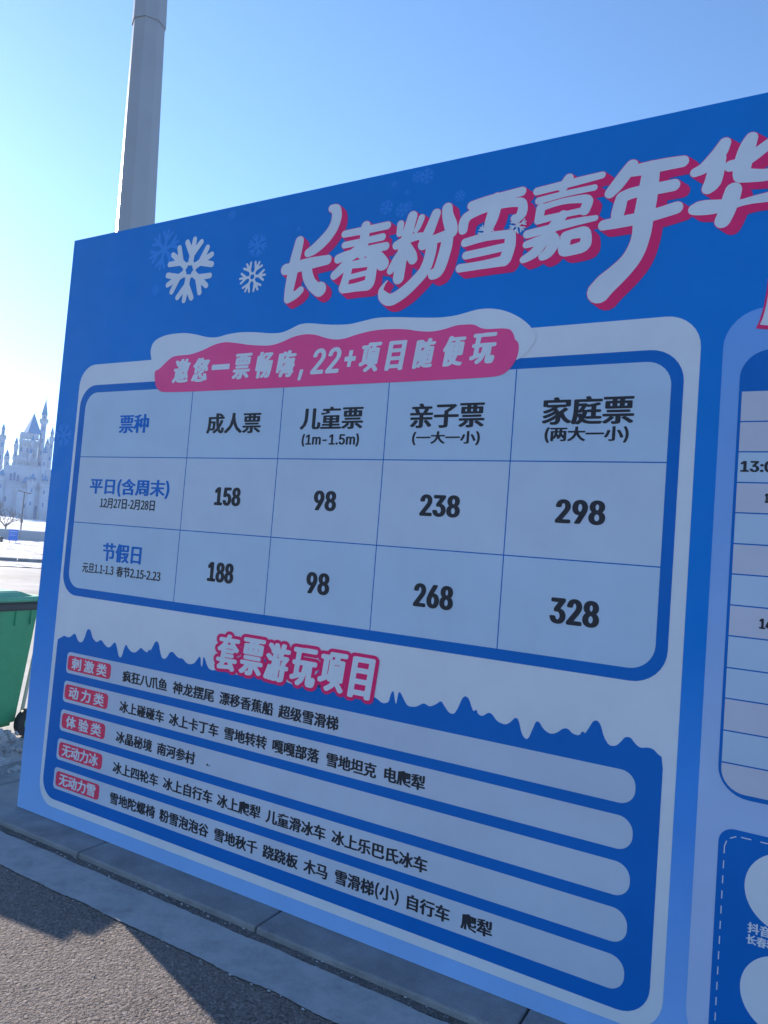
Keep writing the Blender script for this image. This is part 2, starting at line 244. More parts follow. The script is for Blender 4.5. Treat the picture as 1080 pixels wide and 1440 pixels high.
def asphalt(name, col, dust):
    m = mat(name, col, .85, spec=.3); t = m.node_tree; n = t.nodes; b = n['Principled BSDF']
    tc = n.new('ShaderNodeNewGeometry'); P = tc.outputs['Position']
    vo = n.new('ShaderNodeTexVoronoi'); vo.inputs['Scale'].default_value = 115; t.links.new(P, vo.inputs['Vector'])
    vo2 = n.new('ShaderNodeTexVoronoi'); vo2.inputs['Scale'].default_value = 330; t.links.new(P, vo2.inputs['Vector'])
    sep = n.new('ShaderNodeSeparateColor'); t.links.new(vo.outputs['Color'], sep.inputs[0])
    r1 = ramp(n, t, sep.outputs[0], [(0, tuple(c*.6 for c in col)), (.35, tuple(c*.9 for c in col)), (.75, tuple(c*1.1 for c in col)), (1, tuple(min(1, c*1.7) for c in col))])
    nz = n.new('ShaderNodeTexNoise'); nz.inputs['Scale'].default_value = 1.7; nz.inputs['Detail'].default_value = 8; nz.inputs['Roughness'].default_value = .7; t.links.new(P, nz.inputs['Vector'])
    r2 = ramp(n, t, nz.outputs[0], [(.38, (0, 0, 0)), (.75, (1, 1, 1))])
    mx = n.new('ShaderNodeMix'); mx.data_type = 'RGBA'; mx.inputs[7].default_value = (*dust, 1)
    ml = n.new('ShaderNodeMath'); ml.operation = 'MULTIPLY'; ml.inputs[1].default_value = .5; t.links.new(r2.outputs[0], ml.inputs[0])
    t.links.new(ml.outputs[0], mx.inputs[0]); t.links.new(r1.outputs[0], mx.inputs[6]); t.links.new(mx.outputs[2], b.inputs['Base Color'])
    ad = n.new('ShaderNodeMath'); ad.operation = 'MULTIPLY_ADD'; ad.inputs[1].default_value = -1; t.links.new(vo.outputs['Distance'], ad.inputs[0])
    m2 = n.new('ShaderNodeMath'); m2.operation = 'MULTIPLY'; m2.inputs[1].default_value = -.5; t.links.new(vo2.outputs['Distance'], m2.inputs[0]); t.links.new(m2.outputs[0], ad.inputs[2])
    n3 = n.new('ShaderNodeTexNoise'); n3.inputs['Scale'].default_value = 75; n3.inputs['Detail'].default_value = 5; t.links.new(P, n3.inputs['Vector'])
    bp = n.new('ShaderNodeBump'); bp.inputs['Strength'].default_value = .8; bp.inputs['Distance'].default_value = .009; t.links.new(ad.outputs[0], bp.inputs['Height'])
    bq = n.new('ShaderNodeBump'); bq.inputs['Strength'].default_value = 1; bq.inputs['Distance'].default_value = .018; t.links.new(n3.outputs[0], bq.inputs['Height'])
    t.links.new(bp.outputs[0], bq.inputs['Normal']); t.links.new(bq.outputs[0], b.inputs['Normal'])
    return m
M_ASPH = asphalt('asphalt', (.22, .185, .17), (.32, .275, .25))
M_STRIP = asphalt('asphalt_strip', (.16, .15, .15), (.24, .22, .22))
def snow_mat(name, a, b_, sc, lo, hi, bump=.6):
    m = mat(name, a, .7, spec=.3); t = m.node_tree; n = t.nodes; b = n['Principled BSDF']; g = n.new('ShaderNodeNewGeometry')
    nz = n.new('ShaderNodeTexNoise'); nz.inputs['Scale'].default_value = sc; nz.inputs['Detail'].default_value = 9; nz.inputs['Roughness'].default_value = .65; t.links.new(g.outputs['Position'], nz.inputs['Vector'])
    r = ramp(n, t, nz.outputs[0], [(lo, a), (hi, b_)]); t.links.new(r.outputs[0], b.inputs['Base Color'])
    n2 = n.new('ShaderNodeTexNoise'); n2.inputs['Scale'].default_value = sc*6; n2.inputs['Detail'].default_value = 7; t.links.new(g.outputs['Position'], n2.inputs['Vector'])
    bp = n.new('ShaderNodeBump'); bp.inputs['Strength'].default_value = bump; bp.inputs['Distance'].default_value = .06; t.links.new(n2.outputs[0], bp.inputs['Height']); t.links.new(bp.outputs[0], b.inputs['Normal'])
    return m
M_SNOW = snow_mat('snow', (.26, .23, .25), (.74, .72, .76), 1.3, .38, .54, 1)
M_SNOWFAR = snow_mat('snow_far', (.42, .43, .48), (.72, .73, .78), .3, .35, .6)
M_SNOWDIRTY = snow_mat('snow_dirty', (.60, .49, .46), (.95, .88, .86), 14, .34, .50, 1)
M_ROADFAR = snow_mat('road_dusted', (.20, .185, .18), (.40, .375, .365), .35, .40, .66, .3)
M_CONC = mat('kerb_concrete', (.25, .25, .26), .85, bump=.5, scale=160, var=.28, vscale=5)

def sheet(name, pts, z, m, kind='structure'):
    me = bpy.data.meshes.new(name); me.from_pydata([(x, y, z) for x, y in pts], [], [list(range(len(pts)))]); me.update()
    if me.polygons[0].normal.z < 0: me.flip_normals()
    return tag(obj(name, me, m), kind=kind)
sheet('ground', [(-360, -360), (360, -360), (360, 360), (-360, 360)], -.06, M_SNOWFAR)
sheet('bounce_cut_ground', [(-70, -70), (70, -70), (70, -.2), (-14, -.2), (-14, 0), (-70, -.2)], -.044, M_ASPH)  # unseen dark ground round the lot, added to cut light bounced onto the board
c = [place(-90, 17.5), place(90, 17.5), place(90, 27.1), place(-90, 27.1)]
sheet('road', [(p.x, p.y) for p in c], -.044, M_ROADFAR)
c = [place(-90, 30.4), place(90, 30.4), place(90, 62), place(-90, 62)]
# asphalt car park in front of the board, lighter snow-dusted paving behind it
sheet('asphalt_lot', [(-14, -16), (16, -16), (16, -.16), (-14, -.16)], -.03, M_ASPH)
sheet('asphalt_margin', [(-14, -.203), (16, -.203), (16, -.16), (-14, -.16)], -.026, M_STRIP)
p1, p2 = place(-14, 17.6), place(34, 17.6)
sheet('paving', [(-14, -.158), (16, -.158), (p2.x, p2.y), (p1.x, p1.y)], -.034, M_ROADFAR)

# worn painted band beside the kerb, with ragged edges
m = mat('worn_white_paint', (.30, .30, .31), .8, spec=.3); t = m.node_tree; n = t.nodes; b = n['Principled BSDF']; g = n.new('ShaderNodeNewGeometry')
nz = n.new('ShaderNodeTexNoise'); nz.inputs['Scale'].default_value = 7; nz.inputs['Detail'].default_value = 10; nz.inputs['Roughness'].default_value = .75; t.links.new(g.outputs['Position'], nz.inputs['Vector'])
r = ramp(n, t, nz.outputs[0], [(.28, (.17, .17, .175)), (.38, (.30, .30, .31)), (.55, (.38, .38, .39)), (.75, (.44, .44, .445))]); t.links.new(r.outputs[0], b.inputs['Base Color'])
n2 = n.new('ShaderNodeTexNoise'); n2.inputs['Scale'].default_value = 45; n2.inputs['Detail'].default_value = 7; t.links.new(g.outputs['Position'], n2.inputs['Vector'])
bp = n.new('ShaderNodeBump'); bp.inputs['Strength'].default_value = .5; bp.inputs['Distance'].default_value = .006; t.links.new(n2.outputs[0], bp.inputs['Height']); t.links.new(bp.outputs[0], b.inputs['Normal'])
V, Fc = [], []
N = 1400
for i in range(N+1):
    x = -10 + i*.014
    a = .008*noise.noise((x*6, 0, 0)) + .005*noise.noise((x*45, 3, 0)); c_ = .010*noise.noise((x*5, 9, 0)) + .006*noise.noise((x*50, 7, 0))
    V += [(x, -.205+a, -.0255), (x, -.425+c_, -.0255)]
    if i: Fc.append((2*i-2, 2*i-1, 2*i+1, 2*i))
me = bpy.data.meshes.new('painted_line'); me.from_pydata(V, [], Fc); me.update()
tag(obj('painted_line', me, m), kind='structure')

# kerb stones under the board
kerb = tag(empty('kerb', (0, 0, 0)), kind='structure')
for i in range(-7, 9):
    x0 = .712 + (i-1)*1.08
    for (ya, yb) in ((-.163, .34),):
        bm = bmesh.new(); box(bm, x0+.004, x0+1.08-.004, ya, yb, -.12, -.002 + random.uniform(-.0012, .0012), .008)
        k = obj('kerb_stone', bm, M_CONC, kerb)
        k.rotation_euler = (0, 0, random.uniform(-.0006, .0006))
bm = bmesh.new(); box(bm, -8, 10.3, -.155, .33, -.13, -.02); obj('mortar_bed', bm, mat('mortar', (.10, .10, .105), .9), kerb)

# grit, ice crumbs and frozen specks along the kerb and the line
bm = bmesh.new()
for i in range(260):
    x = random.uniform(-3, 4.6); yb = random.choice((-.18, -.18, -.43, -.435)); y = yb + random.gauss(0, .012); z = -.024
    s = random.uniform(.0015, .005)
    bmesh.ops.create_icosphere(bm, subdivisions=1, radius=s, matrix=Matrix.Translation((x, y, z+s*.3)) @ Matrix.Diagonal((1.5, 1, .6, 1)))
tag(obj('ice_crumbs', bm, mat('ice', (.42, .43, .46), .4)), kind='stuff')
bm = bmesh.new()
for i in range(1500):
    x = random.uniform(-3, 5); y = random.uniform(-2.6, -.45); s = random.uniform(.001, .0035)
    bmesh.ops.create_icosphere(bm, subdivisions=1, radius=s, matrix=Matrix.Translation((x, y, -.029+s*.3)) @ Matrix.Diagonal((1.3, 1, .7, 1)))
tag(obj('loose_grit', bm, mat('grit', (.20, .185, .175), .9)), kind='stuff')

# ================================================================ BILLBOARD
board = tag(empty('billboard', (0, 0, 0)), 'large blue and white ticket price board with pink snowy headline, standing on the kerb stones', 'billboard')
W, H = 6.12, 3.137
bm = bmesh.new(); box(bm, 0, W, 0, .045, .0, H, 0)
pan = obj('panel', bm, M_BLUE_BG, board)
for i in range(4):                                         # steel braces behind
    x = .35 + i*1.8
    bm = bmesh.new(); box(bm, x, x+.05, .047, .097, 0, H-.05); obj('back_post', bm, M_STEEL, board)
    bm = bmesh.new(); tube(bm, (x+.025, .1, 2.2), (x+.025, 1.15, .02), .02, .02, 8); obj('brace', bm, M_STEEL, board)

flat('white_border', [rrect(.168, 3.303, .066, 2.413, .115)], M_WHITE, board, 1)

# --- price table
tab = flat('price_table', [rrect(.190, 3.256, 1.171, 2.300, .115)], M_BLUE, board, 2)
us = [.2365, 1.018, 1.573, 2.119, 2.666, 3.217]; zs = [1.2135, 1.559, 1.911, 2.259]; g = .0022
for i in range(5):
    for j in range(3):
        rr = [0, 0, 0, 0]
        if i == 0 and j == 0: rr[0] = .085
        if i == 4 and j == 0: rr[1] = .085
        if i == 4 and j == 2: rr[2] = .085
        if i == 0 and j == 2: rr[3] = .085
        x0, x1 = us[i] + (g if i else 0), us[i+1] - (g if i < 4 else 0); z0, z1 = zs[j] + (g if j else 0), zs[j+1] - (g if j < 2 else 0)
        flat('table_cell', [rrect(x0, x1, z0, z1, rr)], M_CELL_B if j == 1 else M_CELL_A, tab, 3)
for s, x0, x1, z0, z1 in TEXT[:21]:
    low_row = s in ('188', '98b', '268', '328'); s = '98' if s == '98b' else s
    big_num = s.isdigit(); blue = s in ('票种', '平日(含周末)', '节假日'); small = s.startswith('12月') or s.startswith('元旦') or s.startswith('春节')
    if big_num and not low_row: z0, z1 = 1.688, 1.775
    elif big_num: z0, z1 = 1.331, 1.424
    if big_num: text(s, x0, x1, z0, z1, M_INK, tab, 4, bold=.03, boldx=.072, ring=16)
    else: text(s, x0, x1, z0, z1, M_INKB if blue else M_INK, tab, 4, bold=.018 if small else (.018 if s[0] == '(' else .016), boldx=.036 if small else .048)

# --- snow-capped pink banner over the table
cap = flat('snow_capped_banner', [smooth_loop([(x/1000, z/1000) for x, z in SNOW_CAP])], M_TITLE, board, 4)
flat('pink_field', [smooth_loop([(x/1000, z/1000) for x, z in PINK])], M_PINK, cap, 5)
for s, x0, x1, z0, z1 in [('邀', .868, .992, 2.283, 2.404), ('您', .996, 1.116, 2.283, 2.402), ('一', 1.129, 1.241, 2.336, 2.362), ('票', 1.258, 1.378, 2.284, 2.406), ('畅', 1.394, 1.506, 2.282, 2.406), ('嗨', 1.518, 1.634, 2.280, 2.404),
                          (',', 1.646, 1.676, 2.262, 2.312), ('22', 1.712, 1.876, 2.286, 2.400), ('项', 1.958, 2.072, 2.281, 2.407), ('目', 2.090, 2.190, 2.282, 2.406), ('随', 2.219, 2.324, 2.283, 2.406), ('便', 2.345, 2.455, 2.284, 2.407), ('玩', 2.466, 2.586, 2.286, 2.408)]:
    bo = .042 if s not in ('一', ',', '+', '22') else (.05 if s in '+22' else .12)
    text(s, x0, x1, z0, z1, M_TITLE, cap, 6, bold=.024 if bo < .05 else bo*.6, boldx=bo*1.28 if bo < .05 else bo, shear=.13 if s not in ('一',) else 0)

flat('plus_sign', [[(1.888, 2.334), (1.906, 2.334), (1.903, 2.309), (1.922, 2.309), (1.925, 2.334), (1.944, 2.334), (1.946, 2.354), (1.927, 2.354), (1.930, 2.381), (1.911, 2.381), (1.908, 2.354), (1.890, 2.354)]], M_TITLE, cap, 6)

# --- blue panel with icicle edge and the list of attractions
outline = rrect(.193, 3.262, .106, .8, (.10, .10, 0, 0))
ice = smooth_loop([(x/1000, z/1000) for x, z in ICICLE], 1, False)
low_poly = outline[:-2] + [(3.262, .905)] + list(reversed(ice))
low = flat('attraction_panel', [low_poly], M_BLUE, board, 2)
TAGS = ['刺 激 类', '动 力 类', '体 验 类', '无动力冰', '无动力雪']
for k in range(5):
    z1 = .875 - .1503*k; z0 = z1 - .110
    flat('name_bar', [rrect(.291 - .003*k, 3.181, z0, z1, (.022, .05, .05, .022))], M_BAR, low, 3)
    tg = flat('category_tag', [rrect(.300 - .001*k, .632, z0+.016, z1-.017, .020)], M_RED, low, 4)
    text(TAGS[k], .332 if k < 3 else .322, .604, z0+.024, z1-.024, M_TITLE, low, 5, bold=.02, boldx=.045)
rows = {}
for s, x0, x1, z0, z1 in TEXT[24:]:
    k = int(round((.815 - (z0+z1)/2) / .1497)); zc = .8145 - .1497*k
    if s == '(小)': text(s, x0, x1, zc-.033, zc+.033, M_INK, low, 4, bold=.018, boldx=.032)
    else: text(s, x0, x1, zc-.029, zc+.029, M_INK, low, 4, bold=.021, boldx=.046)
# outlined heading of the list
for s, x0, x1, z0, z1 in [('套', 1.312, 1.458, .938, 1.104), ('票', 1.455, 1.601, .938, 1.104), ('游', 1.594, 1.740, .935, 1.102), ('玩', 1.736, 1.886, .936, 1.100), ('项', 1.880, 2.030, .937, 1.102), ('目', 2.036, 2.160, .933, 1.101)]:
    e = .018
    text(s, x0-e, x1+e, z0-e*.8, z1+e*.8, M_MAG, low, 4.5 if s in '票玩目' else 4, bold=.095, boldx=.12, shear=.09, ring=20)
    text(s, x0, x1, z0, z1, M_TITLE, low, 6, bold=.024, boldx=.052, shear=.10)

# --- headline in fat rounded brush letters with an extruded magenta side
head = tag(empty('headline'), None); head.parent = board
SW = (.031, -.026)
HEAD_STROKES = {ch: [smooth_line([(x/1000, z/1000, r*1.09/1000) for x, z, r in s]) for s in ss] for ch, ss in STROKES.items()}
for ch, ss in HEAD_STROKES.items():
    side, face = [], []
    for s in ss:
        for a, b_ in zip(s, s[1:]):
            side.append(capsule(a, b_, a[2]+.002, b_[2]+.002, SW)); face.append(capsule(a, b_, max(a[2], .003), max(b_[2], .003)))
    flat('letter_side', side, M_MAG, head, 1.9 + .25*(list(STROKES).index(ch) % 2)); flat('letter', face, M_TITLE, head, 3)

def flake(cx, cz, R, rot, m, parent, layer, name='snowflake', w=.098, hole=True, slender=False):
    ps = []
    for k in range(6):
        a = rot + k*math.pi/3; d = (math.cos(a), math.sin(a)); q = (-d[1], d[0])
        P = lambda r, s: (cx + R*(r*d[0]+s*q[0]), cz + R*(r*d[1]+s*q[1]))
        ww = R*w
        ps.append(capsule(P(.22, 0), P(.96-w, 0), ww*1.05, ww*.8, n=10))
        for sg in (-1, 1):
            ps.append(capsule(P(.42, 0), P(.78, sg*.27), ww*.95, ww*.85, n=10))
            if not slender: ps.append(hull([P(.34, 0), P(.68, 0), P(.68, sg*.14), P(.56, sg*.14)]))
    if hole:
        ring = [(cx+R*.20*math.cos(a*math.pi/8), cz+R*.20*math.sin(a*math.pi/8)) for a in range(16)]
        for k in range(16):
            ps.append(capsule(ring[k], ring[(k+1) % 16], R*.055, R*.055, n=8))
    else: ps.append(circle(cx, cz, R*.18, 12))
    return flat(name, ps, m, parent, layer)
flake(.9169, 2.8557, .180, math.radians(83), M_TITLE, head, 3)
flake(1.3300, 2.7716, .086, math.radians(61), M_TITLE, head, 3, w=.08)
flake(2.500, 2.812, .038, math.radians(80), M_TITLE, head, 4, w=.09, slender=True, hole=False)
flake(2.630, 2.8195, .038, math.radians(75), M_TITLE, head, 4, w=.09, slender=True, hole=False)
for (x, z, r) in [(.7247, 3.016-.03, .115), (1.343, 2.922, .062), (1.168, 3.098, .026), (2.037, 2.989, .036), (2.111, 2.964, .034), (2.142, 2.976, .024), (2.175, 3.095, .028), (2.219, 3.09, .036), (2.066, 3.085, .014), (2.132, 3.037, .012), (2.375, 2.979, .026), (1.579, 2.965, .012), (.078, 2.03, .075), (.11, 1.10, .04), (.689, 2.777, .03)]:
    flake(x, z, r, random.uniform(0, 1), M_STAR, head, 1+.3*(int(x*37) % 3), w=.085, slender=True, hole=False, name='faint_snowflake')

# --- timetable panel on the right
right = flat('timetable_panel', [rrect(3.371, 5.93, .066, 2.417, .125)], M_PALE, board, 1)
flat('timetable_ring', [rrect(3.425, 5.875, .862, 2.279, .09)], M_BLUE, right, 2)
zb = [2.146, 2.046, 1.948, 1.849, 1.7515, 1.6525, 1.5555, 1.457, 1.3595, 1.259, 1.163, 1.063, .964, .874]
for k in range(13):
    pal = (M_ROW_P, M_ROW_P, M_CELL_A, M_ROW_P, M_CELL_A, M_ROW_P, M_CELL_A, M_ROW_P, M_CELL_A, M_CELL_A, M_ROW_P, M_CELL_A, M_ROW_P)[k]
    flat('timetable_row', [rrect(3.434, 5.866, zb[k+1]+.0022, zb[k]-.0022, (.07, .07, 0, 0) if k == 12 else 0)], pal, right, 3)
text('13:00', 3.441, 3.566, 1.883, 1.919, M_INK, right, 4, bold=.07)
text('1', 3.515, 3.527, 1.786, 1.816, M_INK, right, 4, bold=.09)
text('14', 3.518, 3.556, 1.392, 1.424, M_INK, right, 4, bold=.07)
sp = flat('heading_stroke', [[(x/1000, z/1000) for x, z in FOOT]], M_MAG, right, 3)
cxs = sum(p[0] for p in FOOT)/len(FOOT)/1000; czs = sum(p[1] for p in FOOT)/len(FOOT)/1000
flat('heading_fill', [[(cxs+(x/1000-cxs)*.80+.004, czs+(z/1000-czs)*.90+.004) for x, z in FOOT]], M_TITLE, sp, 4)
cd = flat('follow_us_box', [rrect(3.437, 5.87, .10, .766, .045)], M_BLUE, right, 2)
ds = []
dash = []
for k in range(13): dash.append(rrect(3.4535, 3.4565, .135+k*.046, .135+k*.046+.024, 0))
for k in range(44): dash.append(rrect(3.50+k*.053, 3.50+k*.053+.028, .7455, .7485, 0))
for a in (105, 150): dash.append(capsule((3.4965+.042*math.cos(math.radians(a)), .7045+.042*math.sin(math.radians(a))), (3.4965+.042*math.cos(math.radians(a+24)), .7045+.042*math.sin(math.radians(a+24))), .0015, .0015, n=6))
flat('dashed_line', dash, M_TITLE, cd, 3)['kind'] = 'stuff'
flat('white_disc', [circle(3.634, .612, .118, 48)], M_TITLE, cd, 3); flat('white_disc', [circle(3.634, .312, .116, 48)], M_TITLE, cd, 3)
text('抖音', 3.530, 3.594, .471, .503, M_TITLE, cd, 3, bold=.045); text('长春粉', 3.528, 3.612, .438, .467, M_TITLE, cd, 3, bold=.045)
# small smudges on the bars
for (x, z, s) in [(1.322, .504, .008), (1.334, .502, .005)]: flat('smudge', [circle(x, z, s*.7, 9)], M_INK, low, 4)

# ================================================================ WHEELED BINS
M_GREEN = mat('green_plastic', (.06, .38, .17), .42, var=.12, vscale=6, bump=.15, scale=30); M_GREEND = mat('green_lid_plastic', (.14, .42, .24), .45, var=.2, vscale=8)
M_RUB = mat('black_rubber', (.03, .03, .032), .7, var=.2); M_RIMD = mat('dark_rim', (.05, .06, .06), .5); M_SUNEDGE = mat('sunlit_edge_cream', (.62, .56, .40), .5)
def taper(bm, w0, d0, w1, d1, z0, z1, bev=.03, oy=0):
    vs2 = [bm.verts.new(v) for v in [(-w0/2, -d0/2+oy, z0), (w0/2, -d0/2+oy, z0), (w0/2, d0/2+oy, z0), (-w0/2, d0/2+oy, z0), (-w1/2, -d1/2, z1), (w1/2, -d1/2, z1), (w1/2, d1/2, z1), (-w1/2, d1/2, z1)]]
    fs = [bm.faces.new([vs2[i] for i in q]) for q in ((3, 2, 1, 0), (4, 5, 6, 7), (0, 1, 5, 4), (1, 2, 6, 5), (2, 3, 7, 6), (3, 0, 4, 7))]
    bmesh.ops.bevel(bm, geom=list({e for f in fs for e in f.edges}), offset=bev, segments=3, affect='EDGES')
def make_bin(loc, rz, label):
    """front at -y, hinge and wheels at +y"""
    b0 = tag(empty('wheeled_bin', loc, rz), label, 'rubbish bin', 'green wheeled bins beside the board')
    bm = bmesh.new(); taper(bm, .46, .50, .57, .70, .07, .97, .035, oy=.03); obj('body', bm, M_GREEN, b0)
    bm = bmesh.new(); taper(bm, .60, .735, .60, .735, .925, .985, .012); obj('rim', bm, M_RIMD, b0)
    bm = bmesh.new(); taper(bm, .625, .76, .60, .72, .99, 1.025, .012); 
    taper(bm, .54, .60, .42, .40, 1.02, 1.06, .012)
    ld = obj('lid', bm, M_GREEND, b0)
    bm = bmesh.new(); box(bm, -.24, .24, -.44, -.375, 1.0, 1.02, .006); obj('lid_grip', bm, M_GREEND, ld)
    bm = bmesh.new(); tube(bm, (-.24, .43, 1.0), (.24, .43, 1.0), .016, .016, 10)
    for sx in (-.24, 0, .24): tube(bm, (sx, .35, .975), (sx, .43, 1.0), .016, .016, 8)
    obj('handle', bm, M_GREEN, b0)
    bm = bmesh.new()
    for sx in (-1, 1):
        for yy in (-.26, -.13, 0, .13, .26): box(bm, sx*.29-.012 if sx > 0 else -.292, sx*.29+.002 if sx > 0 else -.278, yy-.006, yy+.006, .82, .925)
    for xx in (-.2, -.07, .07, .2): box(bm, xx-.006, xx+.006, -.358, -.345, .82, .925)
    obj('rib', bm, M_GREEN, b0)
    for sx in (-1, 1):
        bm = bmesh.new(); tube(bm, (sx*.240, .300, .16), (sx*.291, .362, .92), .013, .013, 8); obj('sunlit_edge_strip', bm, M_SUNEDGE, b0)  # cream strip: the bright sunlit edge of the body, put in as colour
    bm = bmesh.new(); cone(bm, (0, .31, .1), .012, .012, .60, 10, 'X'); obj('axle', bm, M_STEEL, b0)
    for sx in (-1, 1):
        bm = bmesh.new(); cone(bm, (sx*.30, .31, .1), .1, .1, .05, 28, 'X'); w = obj('wheel', bm, M_RUB, b0)
        bm = bmesh.new(); cone(bm, (sx*.327, .31, .1), .055, .045, .012, 20, 'X'); obj('hub', bm, M_GREEND, w)
    return b0
make_bin((-1.525, .575, -.034), .10, 'green wheeled rubbish bin beside the left edge of the board, dirty snow at its wheels')
make_bin((-2.08, -.11, -.034), .02, 'second green wheeled bin, nearer the road, just left of the picture')

# dirty snow heap at the foot of the bin
def heap(name, cx, cy, rx, ry, h, seed, n=64):
    V, Fc = [], []
    for i in range(n+1):
        for j in range(n+1):
            u, v = i/n*2-1, j/n*2-1; r = math.hypot(u, v)
            fall = max(0, 1-r*r)
            x, y = cx+u*rx, cy+v*ry
            z = h*fall*(.55+.9*noise.noise((x*2.2+seed, y*2.2, 0))+.5*noise.noise((x*9, y*9+seed, 1))) + fall*h*.35*abs(noise.noise((x*26, y*26, seed)))
            V.append((x, y, -.055 + (z if fall > 0 else -.02)))
    for i in range(n):
        for j in range(n):
            a = i*(n+1)+j; Fc.append((a, a+n+1, a+n+2, a+1))
    me = bpy.data.meshes.new(name); me.from_pydata(V, [], Fc); me.update()
    for p in me.polygons: p.use_smooth = True
    return tag(obj(name, me, M_SNOWDIRTY), kind='stuff')
heap('snow_heap', -.98, .50, .55, .40, .15, 3, 110)
bm = bmesh.new()
for i in range(150):
    a = random.uniform(0, 6.283); r = math.sqrt(random.random()); x = -1.0+.66*r*math.cos(a); y = .48+.44*r*math.sin(a)
    s = random.uniform(.006, .028)*(1.2-r*.5); z = -.03+.12*(1-r*r)*random.uniform(.6, 1.1)
    bmesh.ops.create_icosphere(bm, subdivisions=1, radius=s, matrix=Matrix.Translation((x, y, z)) @ Matrix.Rotation(random.random()*6, 4, (random.random(), random.random(), 1)) @ Matrix.Diagonal((1.3, 1, .7, 1)))
for f in bm.faces: f.smooth = True
for v in bm.verts: v.co += Vector((random.uniform(-1, 1), random.uniform(-1, 1), random.uniform(-1, 1)))*.003
tag(obj('snow_lumps', bm, M_SNOWDIRTY), kind='stuff')

# ================================================================ TALL POLE BEHIND THE BOARD
M_POLE = mat('white_pole_paint', (.34, .35, .38), .35, spec=.4, var=.05, vscale=2, bump=.05, scale=8)
bx, by = -2.555, 2.514
lean = math.radians(1.6)
pole = tag(empty('lamp_post', (bx + .0*E2.x, by, -.034)), 'tall thick white steel post rising behind the top left corner of the board', 'post')
pole.location = (bx+E2.x*.13, by+E2.y*.13, -.034); pole.rotation_mode = 'AXIS_ANGLE'; pole.rotation_axis_angle = (lean, E1.x*-1, E1.y*-1, 0)
PROT = Matrix.Rotation(math.radians(320.5+7.5+22.5), 4, 'Z')     # one narrow facet looks left, nearly edge-on
def rz_(z): return .2445 - (z)*.01275
bm = bmesh.new(); cone(bm, (0, 0, .03), rz_(0)*1.06, rz_(6.93)*1.06, 6.90, 8, smooth=False); bm.transform(PROT); obj('lower_tube', bm, M_POLE, pole)
bm = bmesh.new(); cone(bm, (0, 0, 6.88), rz_(6.88)*1.06+.011, rz_(14)*1.06, 7.3, 8, smooth=False); bm.transform(PROT); obj('upper_tube', bm, M_POLE, pole)
bm = bmesh.new(); cone(bm, (0, 0, 0), .36, .36, .03, 32); fl = obj('base_flange', bm, M_STEEL, pole)
for k in range(8):
    bm = bmesh.new(); cone(bm, (.30*math.cos(k*math.pi/4), .30*math.sin(k*math.pi/4), .03), .018, .018, .04, 6); obj('bolt', bm, M_STEEL, fl)

# ================================================================ FAR SIDE: verge, wall, sign, lamp, trees, banks, castle
def grid(name, s0, s1, ns, d0, d1, nd, zf, m, kind='structure'):
    V, Fc = [], []
    for i in range(ns+1):
        for j in range(nd+1):
            s = s0+(s1-s0)*i/ns; d = d0+(d1-d0)*j/nd; p = place(s, d); V.append((p.x, p.y, zf(s, d)))
    for i in range(ns):
        for j in range(nd):
            a = i*(nd+1)+j; Fc.append((a, a+nd+1, a+nd+2, a+1))
    me = bpy.data.meshes.new(name); me.from_pydata(V, [], Fc); me.update()
    for p in me.polygons: p.use_smooth = True
    return tag(obj(name, me, m), kind=kind)
grid('snow_verge', -24, 30, 220, 27.1, 30.3, 16, lambda s, d: -.04+.05*max(0, noise.noise((s*1.3, d*1.3, 0)))+.02*noise.noise((s*5, d*5, 2))+.02, M_SNOW)
grid('snow_field', -26, 34, 240, 30.9, 61.3, 110, lambda s, d: .0+.07*noise.noise((s*.9, d*.9, 5))+.05*noise.noise((s*3, d*3, 1))-.01, M_SNOW)
grid('snow_bank', -40, 50, 200, 63.5, 150, 120, lambda s, d: min(1.5, (d-63.5)*.035)+.35*noise.noise((s*.25, d*.12, 5))*min(1, (d-63.5)/4)+.12*noise.noise((s*1.1, d*.8, 1)), M_SNOWFAR)
LM = lmat()
fk = tag(empty('far_kerb'), kind='structure'); fk.matrix_world = LM
for i in range(-14, 16):
    bm = bmesh.new(); box(bm, i*1.5+.01, i*1.5+1.49, 30.35, 30.85, -.06, .10, .02); obj('kerb_stone', bm, M_CONC, fk)

M_LWALL = mat('grey_render', (.40, .40, .46), .8, var=.1, vscale=2); M_SIGN = mat('sign_blue', (.02, .16, .62), .5); M_DKMET = mat('dark_metal', (.07, .07, .08), .5)
wl = tag(empty('low_wall'), 'long low pale grey barrier behind the snow field', 'wall'); wl.matrix_world = LM
for i in range(-13, 20):
    bm = bmesh.new(); box(bm, i*2, i*2+1.97, 61.6, 61.75, -.06, .70); obj('wall_panel', bm, M_LWALL, wl)
bm = bmesh.new(); box(bm, -26, 40, 61.55, 61.8, .702, .76); obj('coping', bm, mat('snow_topping', (.8, .8, .83), .8), wl)
sg = tag(empty('notice_sign'), 'small blue notice board on two thin legs in the snow', 'sign'); sg.matrix_world = LM @ Matrix.Translation((-.38, 53, 0))
bm = bmesh.new(); box(bm, -.27, .27, -.03, .03, .14, .86, .01); pb = obj('sign_panel', bm, M_SIGN, sg)
bm = bmesh.new(); box(bm, -.22, .22, -.036, -.031, .70, .76); box(bm, -.22, .12, -.036, -.031, .56, .59); box(bm, -.22, .18, -.036, -.031, .46, .49); obj('print_lines', bm, mat('sign_print', (.3, .45, .8), .6), pb)
for x in (-.18, .18):
    bm = bmesh.new(); tube(bm, (x, 0, -.08), (x, 0, .14), .018, .018, 6); obj('leg', bm, M_DKMET, sg)
lp = tag(empty('street_lamp'), 'slim dark two headed street lamp in front of the white castle', 'street lamp'); lp.matrix_world = LM @ Matrix.Translation((.02, 63, -.05))
